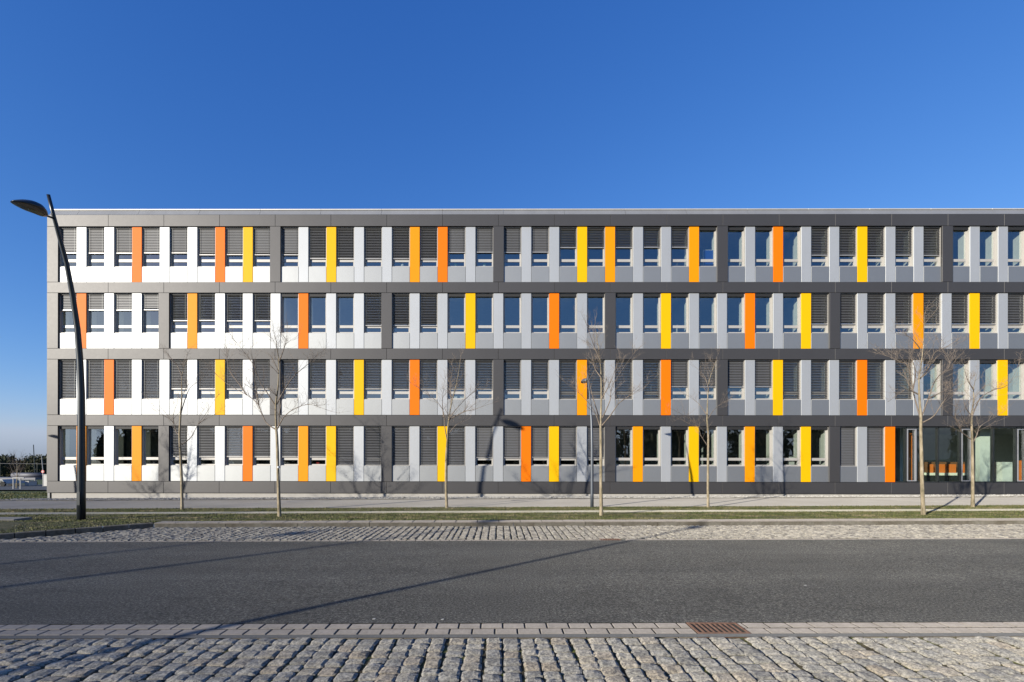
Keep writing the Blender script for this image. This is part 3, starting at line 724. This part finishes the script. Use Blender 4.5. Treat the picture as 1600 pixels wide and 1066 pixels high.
# ------------------------------------------------------------------ street lamps
def lamp_model(LM='lamp'):
    t = empty('street_lamp'); paint_ = M[LM]
    prof = [(0, 0, .112), (0, .9, .108), (0, 2.6, .098), (-.005, 3.9, .09), (-.05, 4.85, .084), (-.14, 5.8, .076), (-.30, 6.72, .068), (-.50, 7.6, .06), (-.78, 8.4, .052), (-.92, 8.8, .048), (-1.08, 9.3, .042)]
    MB().tube([(0, y, z) for y, z, r_ in prof], [r_ for *_, r_ in prof], 20).build('post', paint_, t, smooth=True)
    MB().lathe([(.15, 0), (.15, .03), (.115, .045)], 20).build('base_collar', paint_, t)
    MB().box(-.045, .045, -.114, -.104, .55, .95).build('service_door', paint_, t)
    MB().tube([(0, -.90, 8.72), (0, -1.22, 8.67)], [.028, .026], 10).build('arm', paint_, t, smooth=True)
    # leaf shaped head, pointed towards the front
    mb = MB(); NS = 15; K = 16
    for i in range(NS):
        u = i / (NS - 1); y = -1.17 - .89 * u; w = .29 * math.sqrt(max(0, 1 - abs((u - .42) / .58) ** 2.0)) if u > .42 else .29 * (1 - .7 * ((.42 - u) / .42) ** 1.6); w = max(w, .012)
        zc = 8.66 - .06 * u + .03 * math.sin(math.pi * u); up = .19 * math.sin(math.pi * (.22 + .77 * u)) + .01; dn = .035 * math.sin(math.pi * (.22 + .77 * u)) + .006
        for j in range(K):
            a = 2 * math.pi * j / K; s_ = math.sin(a); mb.v.append((w * math.cos(a), y, zc + (up if s_ > 0 else dn) * s_))
    for i in range(NS - 1):
        for j in range(K): a = i * K + j; b = i * K + (j + 1) % K; mb.f.append((a, a + K, b + K, b))
    mb.f.append(tuple(range(K))); mb.f.append(tuple((NS - 1) * K + j for j in range(K))[::-1])
    hd = mb.build('lamp_head', paint_, t, smooth=True)
    m_ = MB(); n = len(m_.v); K2 = 16
    for rr, dz in ((1, 0), (.8, -.018)):
        for j in range(K2):
            a = 2 * math.pi * j / K2; m_.v.append((.12 * rr * math.cos(a), -1.42 + .24 * rr * math.sin(a), 8.628 + dz))
    m_.f += [(j, K2 + j, K2 + (j + 1) % K2, (j + 1) % K2) for j in range(K2)]; m_.f.append(tuple(K2 + j for j in range(K2)))
    m_.build('lens', M['lens'], hd)
    return t
lm = lamp_model()
b0 = atY(127, 816.5, 14.5)
lm.location = b0 - Vector((0, 0, .02)); tag(lm, 'tall dark curved street lamp with leaf shaped head at left edge', 'street lamp', 'tall curved street lamps along the road')
p2 = lamp_model('lamp_grey'); b2 = atY(925, 794, 19.3); p2.location = b2; p2.rotation_euler.z = math.pi + .12; p2.scale = (.6,) * 3
tag(p2, 'short grey path lamp standing left of the middle tree', 'street lamp', 'shorter path lamps')
def extra_lamp(x, y, s, rz, label, group):
    c = copy_tree(lm); c.location = (x, y, G(x, y) if y > 0 else SX(x)); c.scale = (s,) * 3; c.rotation_euler.z = rz; tag(c, label, 'street lamp', group)
extra_lamp(b2.x - 32.1, 19.3, .6, math.pi + .12, 'short path lamp beyond the left edge whose shadow falls on the building corner', 'shorter path lamps')
extra_lamp(-24.0, -8.65, 1, R(133), 'tall street lamp behind the viewer casting the middle shadow over the road', 'tall curved street lamps along the road')
extra_lamp(-29.2, -10.4, 1, R(133), 'tall street lamp far behind the viewer casting the faint upper shadow', 'tall curved street lamps along the road')
extra_lamp(-11.05, -2.2, .67, R(133), 'short path lamp behind the viewer casting the longest shadow over setts', 'shorter path lamps')

# ------------------------------------------------------------------ bare street trees
def jit(a): return random.uniform(-a, a)
def grow(mb, p, d, L, r, lvl, rr):
    n = 3; pts = [p]; rad = [r]; q = p.copy(); dd = d.copy()
    for i in range(n):
        dd = (dd + Vector((rr.uniform(-.18, .18), rr.uniform(-.18, .18), rr.uniform(-.05, .2)))).normalized()
        q = q + dd * (L / n); pts.append(q.copy()); rad.append(r * (1 - .62 * (i + 1) / n))
    mb.tube(pts, rad, 4 if lvl < 2 else 3, cap=False)
    if lvl >= 3: return
    m = {0: 4, 1: 4, 2: 2}[lvl]
    for i in range(m):
        t = rr.uniform(.25, 1.0); s = min(n - 1, int(t * n)); a = pts[s].lerp(pts[s + 1], t * n - s)
        ax = Vector((rr.uniform(-1, 1), rr.uniform(-1, 1), rr.uniform(-.4, .9))).normalized()
        nd = (dd * .75 + ax * .8).normalized()
        grow(mb, a, nd, L * rr.uniform(.45, .7), max(.0022, r * .5), lvl + 1, rr)
def smooth_path(pts, sub=3):
    out = []; n = len(pts)
    for i in range(n - 1):
        p0 = pts[max(i - 1, 0)]; p1 = pts[i]; p2_ = pts[i + 1]; p3 = pts[min(i + 2, n - 1)]
        for s in range(sub):
            t = s / sub; out.append(.5 * ((2 * p1) + (-p0 + p2_) * t + (2 * p0 - 5 * p1 + 4 * p2_ - p3) * t * t + (-p0 + 3 * p1 - 3 * p2_ + p3) * t ** 3))
    out.append(pts[-1]); return out
def bare_tree(origin, sc, d, trunk, limbs, r0, label, seed, dens=1.0):
    rr = random.Random(seed)
    def W(p, dy=0): return atY(origin[0] + p[0] / sc, origin[1] + p[1] / sc, d + dy)
    base = W(trunk[0]); r0 *= .58; t = empty('bare_tree', tuple(base)); tag(t, label, 'tree', 'bare young trees in front of the building')
    loc = lambda v: v - base
    tp = smooth_path([loc(W(p)) for p in trunk]); tp = [tp[0] - Vector((0, 0, .08))] + tp
    n = len(tp); rad = [r0 * (1.25 if i == 0 else 1.12 if i == 1 else 1 - .42 * (i / n)) * rr.uniform(.97, 1.04) for i in range(n)]
    MB().tube(tp, rad, 10, cap=False).build('trunk', M['bark'], t, smooth=True)
    tw = MB()
    for li, l in enumerate(limbs):
        H_ = 0; sgn = rr.choice([-1, 1]); dyk = rr.uniform(.15, .45) * sgn if li else .1 * sgn
        pts = []; acc = 0; prev = None
        for p in l:
            if prev is not None: acc += math.dist(p, prev) / sc / (755.6 / d)
            prev = p; pts.append(loc(W(p, dyk * acc)))
        sp = smooth_path(pts, 4); n = len(sp)
        rs = r0 * (.66 if li == 0 else rr.uniform(.36, .46)); L = sum((b - a).length for a, b in zip(sp, sp[1:]))
        rd = [max(.004, rs * (1 - .88 * (i / (n - 1)) ** .8)) for i in range(n)]
        MB().tube(sp, rd, 7, cap=False).build('limb', M['bark'] if li == 0 else M['twig'], t, smooth=True)
        cnt = int(L * 6.5 * dens)
        for i in range(cnt):
            u = rr.uniform(.22, 1.0) ** .9; f_ = u * (n - 1); s = min(n - 2, int(f_)); a = sp[s].lerp(sp[s + 1], f_ - s)
            dirv = (sp[s + 1] - sp[s]).normalized(); ax = Vector((rr.uniform(-1, 1), rr.uniform(-1, 1), rr.uniform(-.3, .8))).normalized()
            grow(tw, a, (dirv * .8 + ax * .75).normalized(), rr.uniform(.3, .75) * (1.1 - .4 * u), max(.004, rd[s] * .42), 1, rr)
        grow(tw, sp[-1], (sp[-1] - sp[-2]).normalized(), .5, .0055, 1, rr)
    tag(tw.build('twigs', M['twig'], t), kind='stuff')
    return t
DB, DF = 19.1, 15.4
trees = []
trees.append(bare_tree((220, 500), 3.33, DB, [(215, 990), (213, 850), (208, 720), (203, 640), (202, 590), (206, 510)],
    [[(206, 510), (213, 400), (215, 290), (240, 190)], [(203, 600), (185, 585), (165, 530), (100, 480), (45, 420)], [(210, 650), (240, 630), (265, 605), (300, 540), (345, 480), (375, 430)], [(172, 540), (168, 500), (180, 460)], [(207, 490), (235, 400), (260, 350), (300, 320)], [(214, 290), (185, 230), (150, 190)], [(300, 540), (330, 520), (370, 500)]],
    .095, 'slender bare tree nearest the tall lamp at left, forked low', 11, .8))
trees.append(bare_tree((340, 500), 3.33, DF, [(322, 1028), (316, 850), (312, 700), (308, 600), (304, 560)],
    [[(304, 560), (303, 440), (315, 340), (318, 220), (310, 150), (300, 90)], [(302, 570), (250, 530), (210, 440), (150, 390), (60, 340), (0, 290)], [(303, 450), (265, 390), (220, 320), (190, 240), (140, 170), (100, 120)], [(308, 572), (330, 530), (350, 500), (400, 462), (480, 440), (560, 465)], [(306, 440), (350, 360), (400, 290), (470, 230), (510, 190)], [(212, 440), (205, 380), (190, 300), (180, 210)], [(318, 560), (320, 500), (330, 440), (345, 380)], [(316, 230), (345, 150), (360, 95)], [(150, 390), (110, 330), (60, 260), (50, 190)]],
    .1, 'wide crowned bare tree with a white tag on its trunk, second from left', 12, 1.0))
trees.append(bare_tree((640, 520), 3.55, DB, [(207, 978), (202, 850), (203, 700), (208, 620), (211, 580)],
    [[(211, 580), (215, 500), (235, 380), (265, 260), (280, 160)], [(207, 590), (195, 520), (188, 440), (150, 380), (80, 330), (40, 300)], [(213, 540), (225, 470), (280, 400), (330, 350), (390, 310)], [(222, 480), (300, 440), (360, 425), (430, 400)], [(188, 470), (182, 380), (190, 290)], [(218, 560), (250, 520), (290, 490)], [(235, 390), (225, 300), (235, 220)]],
    .1, 'bare tree standing in front of a yellow pilaster, third from left', 13, .9))
trees.append(bare_tree((860, 500), 3.33, DF, [(265, 1020), (263, 850), (263, 700), (262, 600), (261, 550)],
    [[(261, 550), (265, 400), (262, 250), (250, 150), (235, 60)], [(255, 545), (240, 500), (220, 460), (170, 400), (110, 350)], [(250, 500), (215, 380), (200, 300)], [(268, 550), (310, 500), (360, 430), (420, 390), (470, 360)], [(270, 510), (310, 420), (320, 350), (380, 250), (430, 180)], [(266, 410), (310, 330), (340, 250)], [(255, 200), (225, 130), (190, 30)], [(264, 300), (230, 250), (215, 180)]],
    .1, 'straight bare tree right beside the short path lamp', 14, .85))
trees.append(bare_tree((1040, 540), 3.81, DB, [(253, 955), (252, 800), (253, 650), (254, 540), (247, 440)],
    [[(247, 440), (250, 330), (260, 210), (300, 90)], [(247, 592), (225, 560), (208, 530), (190, 480), (130, 430), (60, 390)], [(243, 410), (200, 350), (150, 310)], [(250, 440), (290, 380), (340, 340)], [(190, 480), (150, 470), (90, 440)], [(256, 260), (235, 190), (200, 150)]],
    .09, 'thin bare tree fifth from left, between lamp and entrance', 15, .65))
trees.append(bare_tree((1370, 490), 3.23, 15.2, [(235, 1010), (228, 850), (225, 700), (222, 600), (223, 530)],
    [[(223, 530), (215, 420), (213, 330), (225, 250), (235, 150), (240, 20)], [(220, 530), (185, 400), (160, 270), (110, 240), (40, 210)], [(214, 410), (150, 385), (90, 420)], [(232, 550), (290, 515), (340, 440), (400, 390)], [(226, 520), (260, 430), (300, 330), (370, 260), (330, 180)], [(180, 390), (195, 300), (170, 200)], [(216, 330), (260, 280), (290, 200), (350, 170)], [(260, 430), (320, 400), (380, 370)], [(232, 200), (190, 140), (150, 110)]],
    .10, 'thick pale trunked bare tree in front of the entrance hall', 16, 1.1))
trees.append(bare_tree((1450, 530), 3.67, 18.6, [(257, 955), (256, 800), (255, 660), (253, 580), (250, 500)],
    [[(250, 500), (251, 430), (262, 350), (262, 280), (280, 200)], [(247, 575), (215, 550), (190, 530), (165, 470), (130, 435), (90, 400)], [(250, 497), (225, 488), (205, 465), (180, 400)], [(260, 590), (280, 550), (300, 500), (370, 455), (430, 420)], [(254, 440), (300, 340), (380, 290), (460, 260), (520, 150)], [(250, 440), (215, 390), (200, 320)], [(262, 290), (230, 240), (210, 180)], [(165, 475), (155, 430), (165, 380)]],
    .098, 'rightmost bare tree, its crown overlapping a yellow pilaster', 17, .95))
tg = MB().tube([(0, 0, -.03), (0, 0, .03)], [.05, .05], 12).build('tag', M['whitein'], trees[1]); tg.location = atY(435, 730, DF) - trees[1].location
for src, px_, d, rz, lab in ((2, -23.0, DB, .8, 'bare tree beyond the left edge in the row nearer the wall'), (1, -17.9, DF, 2.9, 'bare tree beyond the left edge in the row nearer the road'), (3, -28.4, DF, 2.0, 'bare tree farthest beyond the left edge')):
    c = copy_tree(trees[src]); c.location = (px_, d, G(px_, d)); c.rotation_euler.z = rz; c['label'] = lab

# ------------------------------------------------------------------ grass, gravel
def blades(name, regions, n_per, hmin, hmax, wid, mat, zf):
    V = []; F = []
    for (x0, x1, y0, y1, ok) in regions:
        n = int((x1 - x0) * (y1 - y0) * n_per)
        xs_ = rng.uniform(x0, x1, n); ys_ = y0 + (y1 - y0) * rng.uniform(0, 1, n) + rng.normal(0, .05, n)
        for x, y in zip(xs_, ys_):
            if ok and not ok(x, y): continue
            if math.sin(x * 1.7 + 3 * math.sin(y * 2.1 + x * .3)) + math.sin(x * .37 + y) * .8 < -1.25: continue
            h = random.uniform(hmin, hmax); a = random.uniform(0, math.pi); w = wid * random.uniform(.6, 1.3); z = zf(x, y) - .004
            k = len(V); dx, dy = math.cos(a) * w, math.sin(a) * w
            V.append((x - dx, y - dy, z)); V.append((x + dx, y + dy, z)); V.append((x + jit(h * .7), y + jit(h * .7), z + h)); F.append((k, k + 1, k + 2))
    me = bpy.data.meshes.new(name); me.from_pydata(V, [], F); me.update(); o = link(name, me, mat); tag(o, kind='stuff'); return o
def not_diag(x, y): return y > 13.45 or (not right_of_diag(x + .22, y) and not (x < -12.2 and y < 14.1 and x < -12.35 - (y - 12.2) * .66))
blades('grass', [(-18, 18, 13.46, 16.68, None), (18, 24, 14, 16.68, None), (-13, -9.4, 10.98, 13.46, not_diag)], 520, .012, .045, .012, M['grass'], vz)
blades('grass', [(-24, 26, 17.66, 19.62, None)], 420, .012, .05, .012, M['grass'], G)
blades('grass', [(-34, -24.0, 23.7, 31, None)], 90, .03, .07, .02, M['grass'], lambda x, y: G(x, y) - .05)
def pebbles(name, x0, x1, y0, y1, n, smin, smax, mat, parent=None, ok=None):
    mb = MB()
    for _ in range(n):
        x, y = random.uniform(x0, x1), random.uniform(y0, y1)
        if ok and not ok(x, y): continue
        s = random.uniform(smin, smax); z = G(x, y) + s * .25 - .01; n0 = len(mb.v); a = random.uniform(0, 6)
        ca, sa = math.cos(a), math.sin(a); ex, ey, ez = s * random.uniform(.7, 1.2), s * random.uniform(.6, 1), s * random.uniform(.45, .8)
        for (u, v, w) in ((1, 0, 0), (-1, 0, 0), (0, 1, 0), (0, -1, 0), (0, 0, 1), (0, 0, -1)):
            u += jit(.25); v += jit(.25); mb.v.append((x + (u * ex * ca - v * ey * sa), y + (u * ex * sa + v * ey * ca), z + w * ez))
        mb.f += [tuple(n0 + i for i in q) for q in ((0, 2, 4), (2, 1, 4), (1, 3, 4), (3, 0, 4), (2, 0, 5), (1, 2, 5), (3, 1, 5), (0, 3, 5))]
    return tag(mb.build(name, mat, parent), kind='stuff')
pebbles('gravel', -25.2, 32, 23.68, 25.2, 11000, .02, .055, M['pebble'], gb)

# ------------------------------------------------------------------ far left background
def wood(name, x0, x1, y0, y1, h0, h1, n, leaf, mat, zf=G):
    V = []; F = []
    rr = np.random.default_rng(5)
    cl = [(rr.uniform(x0, x1), rr.uniform(y0, y1), rr.uniform(h0, h1)) for _ in range(int((x1 - x0) / 2.2))]
    for (cx_, cy_, h) in cl:
        zb_ = zf(cx_, cy_); m = n // len(cl); w = h * rr.uniform(.28, .5)
        pts = rr.normal(0, 1, (m, 3))
        for p in pts:
            L = np.linalg.norm(p); p = p / L * rr.uniform(.3, 1) ** .5
            c = np.array([cx_ + p[0] * w, cy_ + p[1] * w, zb_ + h * .48 + p[2] * h * .52]); s = leaf * rr.uniform(.5, 1.5); k = len(V)
            for _ in range(3): V.append(tuple(c + rr.normal(0, s, 3) * np.array([1, 1, 1.5])))
            F.append((k, k + 1, k + 2))
    me = bpy.data.meshes.new(name); me.from_pydata(V, [], F); me.update(); return tag(link(name, me, mat), kind='stuff')
wood('far_wood', -215, -132, 150, 175, 5.2, 8.2, 26000, .28, M['farwood'])
wood('far_wood', -95, 180, -75, -62, 8, 12, 44000, .5, M['farwood'], lambda x, y: SX(x))
def bgx(px, d): return atY(px, 740, d).x
D1 = 60
gz1 = atY(40, 760, D1).z
# pale yard road in front of the parked things
mb = MB(); mb.poly([(-90, 41, G(-90, 41) + .05), (-24, 41, G(-24, 41) + .05), (-24, 66, G(-24, 66) + .05), (-90, 66, G(-90, 66) + .05)])
mb = MB()
ys_ = [42, 50, 60, 66]
for y in ys_: mb.v += [(-100, y, G(-100, y) + .03), (-24, y, G(-24, y) + .03)]
for i in range(3): mb.f.append((2 * i, 2 * i + 1, 2 * i + 3, 2 * i + 2))
tag(mb.build('yard', M['mortar']), kind='structure')
# trailer
M['greymetal'] = paint('weathered_grey_metal', (.10, .10, .115), .6, .1)
M['dullwhite'] = plain('dusty_white_paint', (.36, .35, .33), .6)
M['tyre'] = plain('tyre_rubber', (.012, .012, .012), .9)
t = empty('trailer', (bgx(45, D1), D1, G(bgx(45, D1), D1) + .03)); tag(t, 'long low grey flatbed trailer parked beyond the left corner', 'trailer')
def pm(px): return (px - 45) * D1 / 755.6
MB().slab(pm(-14), pm(66), -.9, .9, .78, 1.05, .03).build('flatbed', M['greymetal'], t)
MB().tube([(pm(20), 0, 1.32), (pm(67), 0, 1.32)], [.3, .3], 14).build('steel_pipe', M['greymetal'], t, smooth=True)
for a in (-8, 12, 64):
    w_ = MB().lathe([(.20, -.12), (.32, -.12), (.34, -.05), (.34, .08), (.3, .12)], 18, axis='y').build('tyre', M['tyre'], t, (pm(a), -.85, .34)); MB().lathe([(.27, -.14), (.19, -.125)], 16, axis='y').build('rim', M['whitein'], w_)
def bgbox(name, px0, px1, py0, py1, d, mat, label, cat, depth=1.0, roof=True):
    x0, x1 = bgx(px0, d), bgx(px1, d); z0, z1 = atY(px0, py1, d).z, atY(px0, py0, d).z; z0 = min(z0, G(x0, d) + .02)
    o = empty(name, ((x0 + x1) / 2, d, z0)); tag(o, label, cat); w_ = (x1 - x0) / 2
    MB().slab(-w_, w_, 0, depth, .06, z1 - z0, .06).build('body', M[mat], o)
    MB().box(-w_ - .03, w_ + .03, -.03, depth + .03, z1 - z0, z1 - z0 + .06).build('lid', M[mat], o)
    m_ = MB()
    for sx in (-w_ * .7, w_ * .7): m_.box(sx - .06, sx + .06, .05, depth - .05, 0, .06)
    m_.build('skids', M['tyre'], o); return o
bgbox('white_cabin', 66.5, 74.5, 742, 751, 56, 'dullwhite', 'small white cabin beside the building corner in the yard', 'cabin')
bgbox('white_tank', 39, 45, 752.5, 759.5, 57, 'dullwhite', 'white square tank standing left of the trailer wheel', 'tank')
def van(px0, px1, py0, py1, d, label):
    x0, x1 = bgx(px0, d), bgx(px1, d); z0 = G(x0, d) + .03; hh = atY(px0, py0, d).z - z0
    o = empty('parked_car', ((x0 + x1) / 2, d, z0)); tag(o, label, 'car', 'white cars parked in the yard'); w_ = (x1 - x0) / 2
    m_ = MB(); prof = [(-w_, .3), (-w_, .55 * hh), (-w_ * .75, .62 * hh), (-w_ * .45, hh), (w_ * .55, hh), (w_ * .9, .6 * hh), (w_, .5 * hh), (w_, .3)]
    n = len(prof); m_.v += [(x, 0, z) for x, z in prof] + [(x, 1.7, z) for x, z in prof]; m_.f.append(tuple(range(n))); m_.f.append(tuple(range(n, 2 * n))[::-1])
    for i in range(n): j = (i + 1) % n; m_.f.append((i, i + n, j + n, j))
    m_.build('body', M['dullwhite'], o)
    MB().box(-w_ * .5, w_ * .6, -.01, .0, .62 * hh, .9 * hh).build('side_window', M['mull'], o)
    for s_ in (-.6, .6):
        wh = MB().lathe([(.12, -.02), (.3, -.02), (.3, .18)], 14, axis='y').build('wheel', M['tyre'], o, (w_ * s_, 0, .3))
van(-12, 7.5, 749.5, 758, 55, 'white car cut by the left edge of the photo'); van(13, 30, 751.5, 759, 58, 'white car seen between the white posts and trailer')
# white post frame, leaning pole, yard lamp, red sign, fence wire
def wp(px, py, d): return atY(px, py, d)
o = empty('goal_frame', tuple(wp(26, 766, 45))); tag(o, 'white post and rail frame standing on the lawn at left', 'frame')
for px in (21, 32): a = wp(px, 766, 45) - o.location; b = wp(px, 747, 45) - o.location; MB().tube([a, b], [.05, .05], 8).build('post', M['dullwhite'], o)
a = wp(20, 747, 45) - o.location; b = wp(38, 747, 45) - o.location; MB().tube([a, b], [.05, .05], 8).build('rail', M['dullwhite'], o)
o = empty('leaning_pole', tuple(wp(55, 745, 100))); tag(o, 'thin dark leaning pole rising above the far wood', 'pole')
MB().tube([(0, 0, -1), wp(52.3, 695, 100) - o.location], [.09, .07], 8).build('pole', M['mull'], o); MB().lathe([(.16, -1.1), (.16, -.7)], 10).build('footing', M['concrete'], o)
o = empty('yard_lamp', tuple(wp(67.5, 756, 58))); tag(o, 'thin yard lamp with small arm beside the white cabin', 'street lamp')
pts = [wp(67.5, 758, 58), wp(67, 735, 58), wp(65, 714, 58), wp(63.5, 710.5, 58), wp(61, 710.5, 58)]; MB().tube([p - o.location for p in pts], [.05, .045, .035, .03, .03], 8).build('post', M['rail'], o)
MB().slab(-.22, .1, -.1, .1, -.05, .03, .02).build('lamp_head', M['mull'], o, wp(61, 710.6, 58) - o.location)
o = empty('traffic_sign', tuple(wp(67.3, 757, 54))); tag(o, 'small round red and white sign beside the cabin', 'sign')
MB().tube([(0, 0, -.3), (0, 0, wp(67, 737, 54).z - o.location.z)], [.03, .03], 8).build('post', M['rail'], o)
MB().lathe([(.17, -.01), (.17, .01)], 16, axis='y').build('disc', M['red'], o, (0, -.04, wp(67, 737, 54).z - o.location.z)); MB().lathe([(.11, -.01), (.11, .005)], 14, axis='y').build('disc_face', M['dullwhite'], o, (0, -.052, wp(67, 737, 54).z - o.location.z))
o = empty('wire_fence', tuple(wp(30, 748, 90))); tag(o, 'wire fence on thin posts before the far wood', 'fence')
for px in (-30, 0, 26, 58, 88): a = wp(px, 752, 90); b = wp(px, 722.5, 90); MB().tube([a - o.location, b - o.location], [.035, .035], 6).build('post', M['mull'], o)
for py in (724,):
    MB().tube([wp(-30, py, 90) - o.location, wp(88, py + 1.2, 90) - o.location], [.025, .025], 5).build('wire', M['rail'], o)
t = bare_tree((0, 600), 1.0, 48, [(26, 166), (26, 156), (26.5, 148)], [[(26.5, 148), (27, 130), (25, 112)], [(26.5, 148), (20, 138), (14, 122)], [(26.5, 146), (33, 136), (38, 120)], [(26.5, 140), (22, 128), (19, 114)], [(27, 138), (31, 126), (33, 113)]], .12, 'small bare tree on the lawn beyond the left corner', 31, .8)
